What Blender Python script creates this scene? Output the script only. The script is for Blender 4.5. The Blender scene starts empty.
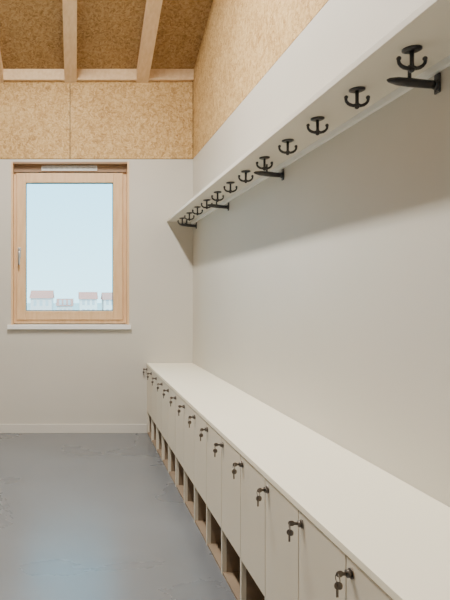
import bpy, bmesh, math, random
from mathutils import Vector, Matrix
random.seed(4)
scene = bpy.context.scene
COL = scene.collection

# ------------------------------------------------------------------ dimensions (metres)
CAM_Z = 1.236
YB = 5.18          # back wall
YF = -2.6          # wall behind the camera
XR = 1.071         # right wall
XL = -2.3          # left wall
SL = 0.36          # roof slope (rises towards the camera)
ZC = 3.275         # ceiling height at back wall
ZO = 2.488         # white lining / OSB boundary
def zc(y): return ZC + (YB - y) * SL

# ------------------------------------------------------------------ materials
def mat(name, col, rough=0.6, metal=0.0, spec=0.5):
    m = bpy.data.materials.new(name); m.use_nodes = True
    b = m.node_tree.nodes['Principled BSDF']
    b.inputs['Base Color'].default_value = (*col, 1)
    b.inputs['Roughness'].default_value = rough
    b.inputs['Metallic'].default_value = metal
    b.inputs['Specular IOR Level'].default_value = spec
    return m

def noisy(name, c1, c2, scale=3.0, rough=0.6, rough2=None, bump=0.0, bscale=200, detail=4, stretch=(1,1,1), spec=0.5, dist=0.0):
    m = mat(name, c1, rough, spec=spec); nt = m.node_tree; N = nt.nodes; L = nt.links
    b = N['Principled BSDF']
    tc = N.new('ShaderNodeTexCoord'); mp = N.new('ShaderNodeMapping')
    mp.inputs['Scale'].default_value = stretch
    L.new(tc.outputs['Object'], mp.inputs['Vector'])
    n = N.new('ShaderNodeTexNoise'); n.inputs['Scale'].default_value = scale; n.inputs['Detail'].default_value = detail
    n.inputs['Distortion'].default_value = dist
    L.new(mp.outputs[0], n.inputs['Vector'])
    r = N.new('ShaderNodeValToRGB'); r.color_ramp.elements[0].position = .3; r.color_ramp.elements[1].position = .7
    r.color_ramp.elements[0].color = (*c1, 1); r.color_ramp.elements[1].color = (*c2, 1)
    L.new(n.outputs['Fac'], r.inputs['Fac']); L.new(r.outputs['Color'], b.inputs['Base Color'])
    if rough2 is not None:
        mr = N.new('ShaderNodeMapRange'); mr.inputs['From Min'].default_value = .3; mr.inputs['From Max'].default_value = .7
        mr.inputs['To Min'].default_value = rough; mr.inputs['To Max'].default_value = rough2
        L.new(n.outputs['Fac'], mr.inputs['Value']); L.new(mr.outputs[0], b.inputs['Roughness'])
    if bump:
        n2 = N.new('ShaderNodeTexNoise'); n2.inputs['Scale'].default_value = bscale; n2.inputs['Detail'].default_value = 3
        L.new(tc.outputs['Object'], n2.inputs['Vector'])
        bp = N.new('ShaderNodeBump'); bp.inputs['Strength'].default_value = bump; bp.inputs['Distance'].default_value = .002
        L.new(n2.outputs['Fac'], bp.inputs['Height']); L.new(bp.outputs[0], b.inputs['Normal'])
    return m

def osb(name, cols, scale=75):
    m = mat(name, cols[0], .7, spec=.25); nt = m.node_tree; N = nt.nodes; L = nt.links
    b = N['Principled BSDF']
    tc = N.new('ShaderNodeTexCoord')
    nd = N.new('ShaderNodeTexNoise'); nd.inputs['Scale'].default_value = 14; nd.inputs['Detail'].default_value = 3
    L.new(tc.outputs['Object'], nd.inputs['Vector'])
    mx = N.new('ShaderNodeMixRGB'); mx.blend_type = 'ADD'; mx.inputs['Fac'].default_value = .10
    L.new(tc.outputs['Object'], mx.inputs['Color1']); L.new(nd.outputs['Color'], mx.inputs['Color2'])
    outs = []
    for i, st in enumerate([(1, .8, .45), (.5, .5, 1.1)]):
        mp = N.new('ShaderNodeMapping'); mp.inputs['Scale'].default_value = st
        mp.inputs['Rotation'].default_value = (.5 + i, .4 * i + .3, .7 - i)
        L.new(mx.outputs[0], mp.inputs['Vector'])
        v = N.new('ShaderNodeTexVoronoi'); v.inputs['Scale'].default_value = scale * (1 if i == 0 else 1.5)
        L.new(mp.outputs[0], v.inputs['Vector'])
        s = N.new('ShaderNodeSeparateColor'); L.new(v.outputs['Color'], s.inputs[0]); outs.append(s.outputs[0])
    big = N.new('ShaderNodeTexNoise'); big.inputs['Scale'].default_value = 3; L.new(tc.outputs['Object'], big.inputs['Vector'])
    a = N.new('ShaderNodeMath'); a.operation = 'ADD'; L.new(outs[0], a.inputs[0]); L.new(outs[1], a.inputs[1])
    a2 = N.new('ShaderNodeMath'); a2.operation = 'ADD'; L.new(a.outputs[0], a2.inputs[0]); L.new(big.outputs['Fac'], a2.inputs[1])
    a3 = N.new('ShaderNodeMath'); a3.operation = 'DIVIDE'; a3.inputs[1].default_value = 3; L.new(a2.outputs[0], a3.inputs[0])
    r = N.new('ShaderNodeValToRGB'); e = r.color_ramp.elements
    e[0].position = .16; e[0].color = (*cols[0], 1); e[1].position = .84; e[1].color = (*cols[2], 1)
    k = e.new(.48); k.color = (*cols[1], 1)
    L.new(a3.outputs[0], r.inputs['Fac']); L.new(r.outputs['Color'], b.inputs['Base Color'])
    bp = N.new('ShaderNodeBump'); bp.inputs['Strength'].default_value = .2; bp.inputs['Distance'].default_value = .002
    L.new(a3.outputs[0], bp.inputs['Height']); L.new(bp.outputs[0], b.inputs['Normal'])
    return m

M_WALL = noisy('painted_lining', (.545, .515, .45), (.575, .545, .48), 1.2, .5, bump=.06, bscale=300)
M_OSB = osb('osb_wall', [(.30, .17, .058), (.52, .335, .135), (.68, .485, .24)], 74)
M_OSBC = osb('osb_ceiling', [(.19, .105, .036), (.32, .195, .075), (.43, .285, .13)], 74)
M_BEAM = noisy('spruce_beam', (.66, .46, .26), (.76, .56, .34), 5, .6, stretch=(8, .6, 8))
M_WOOD = noisy('window_spruce', (.66, .42, .22), (.76, .52, .29), 6, .4, stretch=(6, 6, .8))
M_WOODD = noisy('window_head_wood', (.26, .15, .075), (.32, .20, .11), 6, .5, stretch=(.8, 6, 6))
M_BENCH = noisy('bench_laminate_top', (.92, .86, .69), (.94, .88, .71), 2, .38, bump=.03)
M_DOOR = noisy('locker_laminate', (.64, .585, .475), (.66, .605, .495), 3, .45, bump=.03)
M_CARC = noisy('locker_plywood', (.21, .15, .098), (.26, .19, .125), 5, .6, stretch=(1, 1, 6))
M_SHELF = noisy('shelf_laminate', (.70, .66, .575), (.72, .68, .595), 2, .5)
M_DARK = mat('dark_gap', (.03, .028, .025), .8)
M_BLACK = mat('blackened_steel', (.05, .05, .055), .33, .5)
M_BRONZE = mat('key_nickel', (.19, .165, .14), .30, .9)
M_STEEL = mat('brushed_steel', (.6, .6, .6), .35, .9)
M_WHITE = mat('white_trim', (.80, .80, .78), .4)
M_BASE = mat('baseboard_paint', (.62, .59, .53), .45)
M_FLOOR = noisy('polished_concrete', (.120, .126, .136), (.172, .180, .192), .9, .24, .34, bump=.06, bscale=40, detail=10, spec=1.0, dist=.5)
M_ROOF = mat('roof_dark', (.2, .2, .2), .8)

def glass():
    m = bpy.data.materials.new('window_glass'); m.use_nodes = True; nt = m.node_tree; N = nt.nodes; N.clear()
    o = N.new('ShaderNodeOutputMaterial'); t = N.new('ShaderNodeBsdfTransparent'); g = N.new('ShaderNodeBsdfGlossy')
    g.inputs['Roughness'].default_value = .02; t.inputs['Color'].default_value = (.95, .98, .98, 1)
    x = N.new('ShaderNodeMixShader'); x.inputs[0].default_value = .05
    nt.links.new(t.outputs[0], x.inputs[1]); nt.links.new(g.outputs[0], x.inputs[2]); nt.links.new(x.outputs[0], o.inputs[0])
    return m
M_GLASS = glass()
def emis(name, col, s):
    m = bpy.data.materials.new(name); m.use_nodes = True; b = m.node_tree.nodes['Principled BSDF']
    b.inputs['Base Color'].default_value = (.9, .9, .9, 1)
    b.inputs['Emission Color'].default_value = (*col, 1); b.inputs['Emission Strength'].default_value = s
    return m
M_ADDED_LIGHT = emis('added_light_diffuser', (1, .93, .82), 6)  # glow for the added, unseen room lights

# ------------------------------------------------------------------ mesh builder
class MB:
    def __init__(s): s.bm = bmesh.new(); s.mats = []
    def mi(s, m):
        if m not in s.mats: s.mats.append(m)
        return s.mats.index(m)
    def box(s, x0, x1, y0, y1, z0, z1, m, bevel=0):
        r = bmesh.ops.create_cube(s.bm, size=1)
        vs = r['verts']
        for v in vs:
            v.co = Vector(((x0+x1)/2 + v.co.x*(x1-x0), (y0+y1)/2 + v.co.y*(y1-y0), (z0+z1)/2 + v.co.z*(z1-z0)))
        fs = set(f for v in vs for f in v.link_faces); k = s.mi(m)
        for f in fs: f.material_index = k
        if bevel:
            es = list(set(e for v in vs for e in v.link_edges))
            rr = bmesh.ops.bevel(s.bm, geom=es, offset=bevel, segments=2, profile=.5, affect='EDGES')
            for f in rr['faces']: f.material_index = k
    def prism(s, poly, x0, x1, m, axis='x'):
        k = s.mi(m)
        def P(a, b, c):
            return (c, a, b) if axis == 'x' else (a, c, b)
        A = [s.bm.verts.new(P(a, b, x0)) for a, b in poly]
        B = [s.bm.verts.new(P(a, b, x1)) for a, b in poly]
        n = len(poly); fs = [s.bm.faces.new(A), s.bm.faces.new(B[::-1])]
        for i in range(n):
            fs.append(s.bm.faces.new((A[i], B[i], B[(i+1) % n], A[(i+1) % n])))
        for f in fs: f.material_index = k
        bmesh.ops.recalc_face_normals(s.bm, faces=fs)
    def tube(s, pts, rad, m, seg=12, cap=True):
        k = s.mi(m); pts = [Vector(p) for p in pts]; n = len(pts)
        if not isinstance(rad, (list, tuple)): rad = [rad]*n
        rings = []; up = None
        for i, p in enumerate(pts):
            t = (pts[min(i+1, n-1)] - pts[max(i-1, 0)]).normalized()
            if up is None:
                up = Vector((0, 1, 0)) if abs(t.y) < .9 else Vector((1, 0, 0))
            a = (up - t*up.dot(t)).normalized(); b = t.cross(a); up = a
            rings.append([s.bm.verts.new(p + (a*math.cos(2*math.pi*j/seg) + b*math.sin(2*math.pi*j/seg))*rad[i]) for j in range(seg)])
        fs = []
        for i in range(n-1):
            for j in range(seg):
                fs.append(s.bm.faces.new((rings[i][j], rings[i][(j+1) % seg], rings[i+1][(j+1) % seg], rings[i+1][j])))
        for f in fs: f.smooth = True
        if cap:
            fs.append(s.bm.faces.new(rings[0][::-1])); fs.append(s.bm.faces.new(rings[-1]))
        for f in fs: f.material_index = k
        bmesh.ops.recalc_face_normals(s.bm, faces=fs)
    def ball(s, c, r, m, sc=(1, 1, 1)):
        k = s.mi(m)
        rr = bmesh.ops.create_uvsphere(s.bm, u_segments=14, v_segments=8, radius=r)
        for v in rr['verts']:
            v.co = Vector((v.co.x*sc[0], v.co.y*sc[1], v.co.z*sc[2])) + Vector(c)
            for f in v.link_faces: f.material_index = k; f.smooth = True
    def ring(s, c, R, r, m, normal='x'):
        pts = []
        for i in range(21):
            a = 2*math.pi*i/20
            d = {'x': (0, math.cos(a), math.sin(a)), 'y': (math.cos(a), 0, math.sin(a)), 'z': (math.cos(a), math.sin(a), 0)}[normal]
            pts.append(Vector(c) + Vector(d)*R)
        s.tube(pts, r, m, seg=8, cap=False)
    def data(s, name):
        me = bpy.data.meshes.new(name); s.bm.to_mesh(me); s.bm.free()
        for m in s.mats: me.materials.append(m)
        return me
    def obj(s, name, parent=None):
        return mk(name, s.data(name), parent)
def mk(name, data, parent=None, loc=(0, 0, 0)):
    o = bpy.data.objects.new(name, data); COL.objects.link(o); o.location = loc
    if parent: o.parent = parent
    return o

# ------------------------------------------------------------------ room shell
b = MB(); b.box(XL-.3, XR+.3, YF-.3, YB+.35, -.2, 0, M_FLOOR); b.obj('floor')

DX = .028
WX0, WX1, WZ0, WZ1 = -.61+DX, .465+DX, .972, 2.465     # window opening
b = MB(); T = .35
b.box(XL-.3, WX0, YB, YB+T, 0, ZO, M_WALL)
b.box(WX1, XR+.3, YB, YB+T, 0, ZO, M_WALL)
b.box(WX0, WX1, YB, YB+T, 0, WZ0, M_WALL)
b.box(WX0, WX1, YB, YB+T, WZ1, ZO, M_WALL)
b.box(XL-.3, XR+.3, YB+.004, YB+T, ZO, ZO+.006, M_DARK)
b.box(XL-.3, XR+.3, YB+.008, YB+T, ZO+.006, ZC+.02, M_DARK)
xs = [XL, -1.295, -.045, XR]
for i in range(3):
    b.box(xs[i]+.003, xs[i+1]-.003, YB-.006, YB+.01, ZO+.004, ZC+.005, M_OSB)
b.obj('wall_back')

b = MB()
b.prism([(YB, 0), (YF, 0), (YF, ZO), (YB, ZO)], XR, XR+.3, M_WALL)
b.prism([(YB, ZO), (YF, ZO), (YF, ZO+.006), (YB, ZO+.006)], XR+.006, XR+.3, M_DARK)
b.prism([(YB, ZO+.006), (YF, ZO+.006), (YF, zc(YF)), (YB, zc(YB))], XR+.002, XR+.3, M_OSB)
b.obj('wall_right')
b = MB()
b.prism([(YB, 0), (YF, 0), (YF, ZO), (YB, ZO)], XL-.3, XL, M_WALL)
b.prism([(YB, ZO), (YF, ZO), (YF, zc(YF)), (YB, zc(YB))], XL-.3, XL-.002, M_OSB)
b.obj('wall_left')
b = MB()
b.box(XL-.3, XR+.3, YF-.3, YF, 0, ZO, M_WALL)
b.box(XL-.3, XR+.3, YF-.3, YF-.002, ZO, zc(YF), M_OSB)
b.obj('wall_front')

b = MB()
y1, y0 = YB+T, YF-.3
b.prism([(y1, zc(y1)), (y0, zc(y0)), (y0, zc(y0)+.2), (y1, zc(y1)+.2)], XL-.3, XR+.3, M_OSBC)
b.obj('ceiling')
BD = .12
for i, xc in enumerate([.61, -.04, -.70, -1.36, -2.0]):
    b = MB(); w = .055
    b.prism([(YB-.001, zc(YB)-BD*.8), (YF+.001, zc(YF)-BD*.8-.03), (YF+.001, zc(YF)-.001), (YB-.001, zc(YB)-.001)], xc-w, xc+w, M_BEAM)
    b.obj('ceiling_beam')
b = MB(); b.prism([(YB-.045, zc(YB)-.08), (YB-.007, zc(YB)-.08), (YB-.007, zc(YB)), (YB-.045, zc(YB-.045))], XL+.001, XR-.001, M_BEAM)
b.obj('trim_1')

BX = .654; BT = .636
b = MB()
b.box(XL+.001, BX-.003, YB-.014, YB-.0005, .0005, .082, M_BASE, .002)
b.obj('baseboard_back')
b = MB(); b.box(XL+.0005, XL+.014, YF+.02, YB-.016, .0005, .082, M_BASE, .002); b.obj('baseboard_left')

# ------------------------------------------------------------------ window
win = mk('window_1', None)
b = MB()
b.box(WX0, WX0+.018, YB-.004, YB+.22, WZ0, WZ1, M_WOOD, .001)
b.box(WX1-.018, WX1, YB-.004, YB+.22, WZ0, WZ1, M_WOOD, .001)
b.box(WX0+.018, WX1-.018, YB-.004, YB+.22, WZ1-.018, WZ1, M_WOODD, .001)
b.obj('reveal_lining', win)
b = MB()
FY = YB+.085
fx0, fx1 = WX0+.018, WX1-.018
b.box(fx0, fx0+.05, FY, FY+.08, WZ0+.02, WZ1-.018, M_WOOD, .002)
b.box(fx1-.06, fx1, FY, FY+.08, WZ0+.02, WZ1-.018, M_WOOD, .002)
b.box(fx0+.05, fx1-.06, FY, FY+.08, WZ0+.02, WZ0+.075, M_WOOD, .002)
b.box(fx0+.001, fx1-.001, FY-.025, FY+.08, 2.385, WZ1-.018, M_WOODD, .002)
b.obj('fixed_frame', win)
b = MB()
sx0, sx1, sz0, sz1 = -.567+DX, .412+DX, 1.028, 2.378
SY = FY-.018
b.box(sx0, sx0+.086, SY, SY+.075, sz0, sz1, M_WOOD, .004)
b.box(sx1-.088, sx1, SY, SY+.075, sz0, sz1, M_WOOD, .004)
b.box(sx0+.086, sx1-.088, SY+.0005, SY+.075, sz0, sz0+.08, M_WOOD, .004)
b.box(sx0+.086, sx1-.088, SY+.0005, SY+.075, sz1-.088, sz1, M_WOOD, .004)
b.obj('sash', win)
gx0, gx1, gz0, gz1 = sx0+.086, sx1-.088, sz0+.08, sz1-.088
b = MB(); g = .006
for (a, c, d, e) in [(gx0, gx0+g, gz0, gz1), (gx1-g, gx1, gz0, gz1), (gx0, gx1, gz0, gz0+g), (gx0, gx1, gz1-g, gz1)]:
    b.box(a, c, SY+.03, SY+.036, d, e, M_DARK)
b.obj('glazing_gasket', win)
b = MB(); b.box(gx0-.005, gx1+.005, SY+.036, SY+.04, gz0-.005, gz1+.005, M_GLASS); b.obj('glass_pane', win)
b = MB(); b.box(-.335+DX, .175+DX, FY-.037, FY-.024, 2.395, 2.442, M_WHITE, .003)
for i in range(44):
    x = -.325 + DX + i*.0113
    b.box(x, x+.006, FY-.0385, FY-.036, 2.405, 2.432, M_ROOF)
b.obj('trickle_vent', win)
b = MB(); hx = sx0+.028
b.box(hx-.014, hx+.014, SY-.009, SY+.001, 1.60, 1.69, M_STEEL, .003)
b.tube([(hx, SY-.008, 1.66), (hx, SY-.04, 1.66), (hx, SY-.047, 1.652), (hx, SY-.05, 1.635), (hx, SY-.05, 1.53)], [.010, .010, .011, .011, .009], M_STEEL)
b.obj('handle', win)
b = MB(); b.box(WX0-.03, WX1+.012, YB-.035, YB+.10, WZ0-.028, WZ0+.012, M_WHITE, .003)
b.obj('sill', win)
b = MB(); b.box(WX0-.03, WX1+.03, YB+.165, YB+T+.04, WZ0-.02, WZ0+.03, M_STEEL, .003)
b.obj('outer_sill', win)

# ------------------------------------------------------------------ locker bench
W = .2926; ND = 18
by0 = YB - ND*W
bench = mk('locker_bench', None)
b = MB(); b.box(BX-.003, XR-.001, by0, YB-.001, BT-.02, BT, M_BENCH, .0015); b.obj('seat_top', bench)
b = MB()
for i in range(ND+1):
    y = YB - i*W
    ya, yb = (y-.009, y+.009)
    if i == 0: ya, yb = y-.019, y-.001
    if i == ND: ya, yb = y, y+.018
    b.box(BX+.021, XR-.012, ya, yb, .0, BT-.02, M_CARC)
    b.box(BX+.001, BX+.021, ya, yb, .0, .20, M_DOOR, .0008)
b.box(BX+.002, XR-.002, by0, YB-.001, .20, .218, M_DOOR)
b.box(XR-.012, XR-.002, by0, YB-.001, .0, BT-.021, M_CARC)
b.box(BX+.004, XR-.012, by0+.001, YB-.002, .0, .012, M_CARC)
b.obj('carcass', bench)
b = MB()
b.box(BX, BX+.018, -(W-.0055)/2, (W-.0055)/2, .2, BT-.0235, M_DOOR, .0018)
door = b.data('locker_door')
b = MB()
b.tube([(0, 0, 0), (-.004, 0, 0)], .0125, M_BRONZE, 20)
b.tube([(-.004, 0, 0), (-.013, 0, 0)], .0095, M_BRONZE, 20)
b.box(-.022, -.013, -.0012, .0012, -.004, .004, M_BRONZE)
b.ball((-.030, 0, 0), .0100, M_BRONZE, (1, .16, .85))
b.ring((-.035, 0, -.011), .010, .0012, M_BRONZE, 'x')
b.ball((-.035, .001, -.028), .0098, M_BRONZE, (.85, .18, 1))
b.box(-.0378, -.0322, -.0002, .0022, -.056, -.036, M_BRONZE, .0005)
b.ball((-.031, -.004, -.027), .0085, M_BRONZE, (.8, .2, 1.1))
key = b.data('lock_with_keys')
for i in range(ND):
    yc = YB - (i+.5)*W
    mk('locker_door_%d' % (i+1), door, bench, (0, yc, 0))
    k = mk('lock_%d' % (i+1), key, bench, (BX, yc + W/2 - .030, .583))
    k.rotation_euler = (random.uniform(-.1, .1), 0, random.uniform(-.25, .25))

# ------------------------------------------------------------------ coat rack
rack = mk('coat_rack', None)
SZ = 1.918; SX = .833
b = MB(); b.box(SX, XR-.0005, YF+.3, YB-.001, SZ, SZ+.022, M_SHELF, .0012); b.obj('shelf_board', rack)
b = MB(); b.box(XR-.016, XR-.0005, YF+.3, YB-.001, SZ-.022, SZ, M_WHITE, .001); b.obj('wall_cleat', rack)
b = MB()
b.tube([(0, 0, 0), (0, 0, -.005), (0, 0, -.008)], [.025, .025, .018], M_BLACK, 24)
b.tube([(0, 0, -.006), (0, 0, -.040), (0, 0, -.056)], [.0058, .0054, .0066], M_BLACK)
b.ball((0, 0, -.058), .008, M_BLACK)
for sg in (-1, 1):
    pts = [(sg*.0, 0, -.050)] + [(sg*(.006+.031*math.sin(math.radians(t))), 0, -.033-.022*math.cos(math.radians(t))) for t in (10, 30, 50, 70, 90, 105)]
    b.tube(pts, [.0055]*3+[.005, .0046, .0046, .0046], M_BLACK)
    b.ball(pts[-1], .0066, M_BLACK)
hook = b.data('double_hook')
for i in range(-6, 12):
    y = 1.565 + i*.3045
    mk('hook_%d' % (i+7), hook, rack, (.925, y, SZ))
b = MB()
b.box(-.006, 0, -.013, .013, -.082, -.024, M_BLACK, .0028)
b.tube([(-.006, 0, -.056), (-.014, 0, -.056)], [.016, .013], M_BLACK, 20)
b.tube([(-.012, 0, -.056), (-.03, 0, -.055), (-.08, 0, -.050), (-.12, 0, -.046), (-.145, 0, -.043), (-.152, 0, -.042)],
       [.012, .012, .013, .012, .007, .002], M_BLACK, 16)
b.tube([(-.085, 0, -.045), (-.085, 0, 0)], .005, M_BLACK)
br = b.data('shelf_bracket')
for i, y in enumerate([-.8, .35, 1.68, 2.93, 3.97, 5.02]):
    mk('bracket_%d' % (i+1), br, rack, (XR, y, SZ))

# ------------------------------------------------------------------ unseen lights added to brighten the room, built as pendants
def added_pendant(x, y, z, L, power):
    e = mk('added_pendant_light', None)
    b = MB(); b.box(x-.05, x+.05, y-L/2, y+L/2, z, z+.06, M_WHITE, .004); b.obj('added_housing', e)
    b = MB(); b.box(x-.042, x+.042, y-L/2+.02, y+L/2-.02, z-.006, z, M_ADDED_LIGHT); b.obj('added_diffuser', e)
    b = MB()
    for yy in (y-L/2+.2, y+L/2-.2):
        b.tube([(x, yy, z+.06), (x, yy, zc(yy)+.01)], .002, M_WHITE, 6)
    b.obj('added_cables', e)
    ld = bpy.data.lights.new('tube', 'AREA'); ld.shape = 'RECTANGLE'; ld.size = .14; ld.size_y = L  # added area light, brightens the room from out of view
    ld.energy = power; ld.color = (1, .96, .895)
    lo = mk('tube', ld, e, (x, y, z-.02))
added_pendant(-.20, 2.9, 3.75, 1.5, 185)
added_pendant(-.30, -.2, 4.1, 1.8, 50)

# ------------------------------------------------------------------ outside
M_GR = noisy('outside_ground', (.62, .60, .56), (.50, .55, .50), .05, .9)
b = MB(); b.box(-150, 150, YB+1.5, 420, -3.4, -3.2, M_GR); b.obj('outside_ground')
M_PANE = mat('house_window', (.60, .62, .65), .5)
cols = [(.92, .88, .84), (.88, .74, .70), (.88, .80, .76), (.94, .94, .92), (.84, .85, .87)]
x = -22
i = 0
while x < 26:
    w = random.uniform(2.5, 5); d = random.uniform(85, 125)
    h = CAM_Z + random.uniform(-1.8, .3)
    mm = mat('render_%d' % i, random.choice(cols), .8); mr = mat('rooftile_%d' % i, random.choice([(.80, .30, .22), (.74, .32, .25), (.85, .62, .55)]), .9)
    b = MB(); b.box(x, x+w, d, d+8, -3.2, h-.5, mm)
    b.prism([(d-.3, h-.5), (d+8.3, h-.5), (d+4, h+.9)], x-.2, x+w+.2, mr, axis='x')
    for k in range(3):
        for q in range(2):
            b.box(x+w*(.15+.28*k), x+w*(.15+.28*k)+.5, d-.03, d+.05, -2+q*1.7, -1+q*1.7, M_PANE)
    b.obj('distant_house')
    x += w + random.uniform(-.5, 2.0); i += 1
sd = bpy.data.lights.new('sun', 'SUN'); sd.energy = 4; sd.angle = .03; sd.color = (1, .90, .80)
so = mk('sun', sd, None, (0, -20, 30)); so.rotation_euler = (math.radians(48), 0, math.radians(-15))

# ------------------------------------------------------------------ sky
w = bpy.data.worlds.new('sky'); scene.world = w; w.use_nodes = True
N = w.node_tree.nodes; L = w.node_tree.links; bg = N['Background']
tc = N.new('ShaderNodeTexCoord'); sp = N.new('ShaderNodeSeparateXYZ'); L.new(tc.outputs['Generated'], sp.inputs[0])
r = N.new('ShaderNodeValToRGB'); r.color_ramp.elements[0].position = 0; r.color_ramp.elements[0].color = (.48, .86, 1.0, 1)
r.color_ramp.elements[1].position = .30; r.color_ramp.elements[1].color = (.27, .70, .95, 1)
L.new(sp.outputs['Z'], r.inputs['Fac']); L.new(r.outputs['Color'], bg.inputs['Color'])
bg.inputs['Strength'].default_value = 4.3

# ------------------------------------------------------------------ camera
cd = bpy.data.cameras.new('camera'); cam = mk('camera', cd, None, (0, 0, CAM_Z))
cam.rotation_euler = (math.radians(90), 0, 0)
cd.sensor_width = 36; cd.lens = 570/600*36
cd.shift_x = (225-75)/600; cd.shift_y = -3/600
cd.clip_start = .02; cd.clip_end = 1000
scene.camera = cam
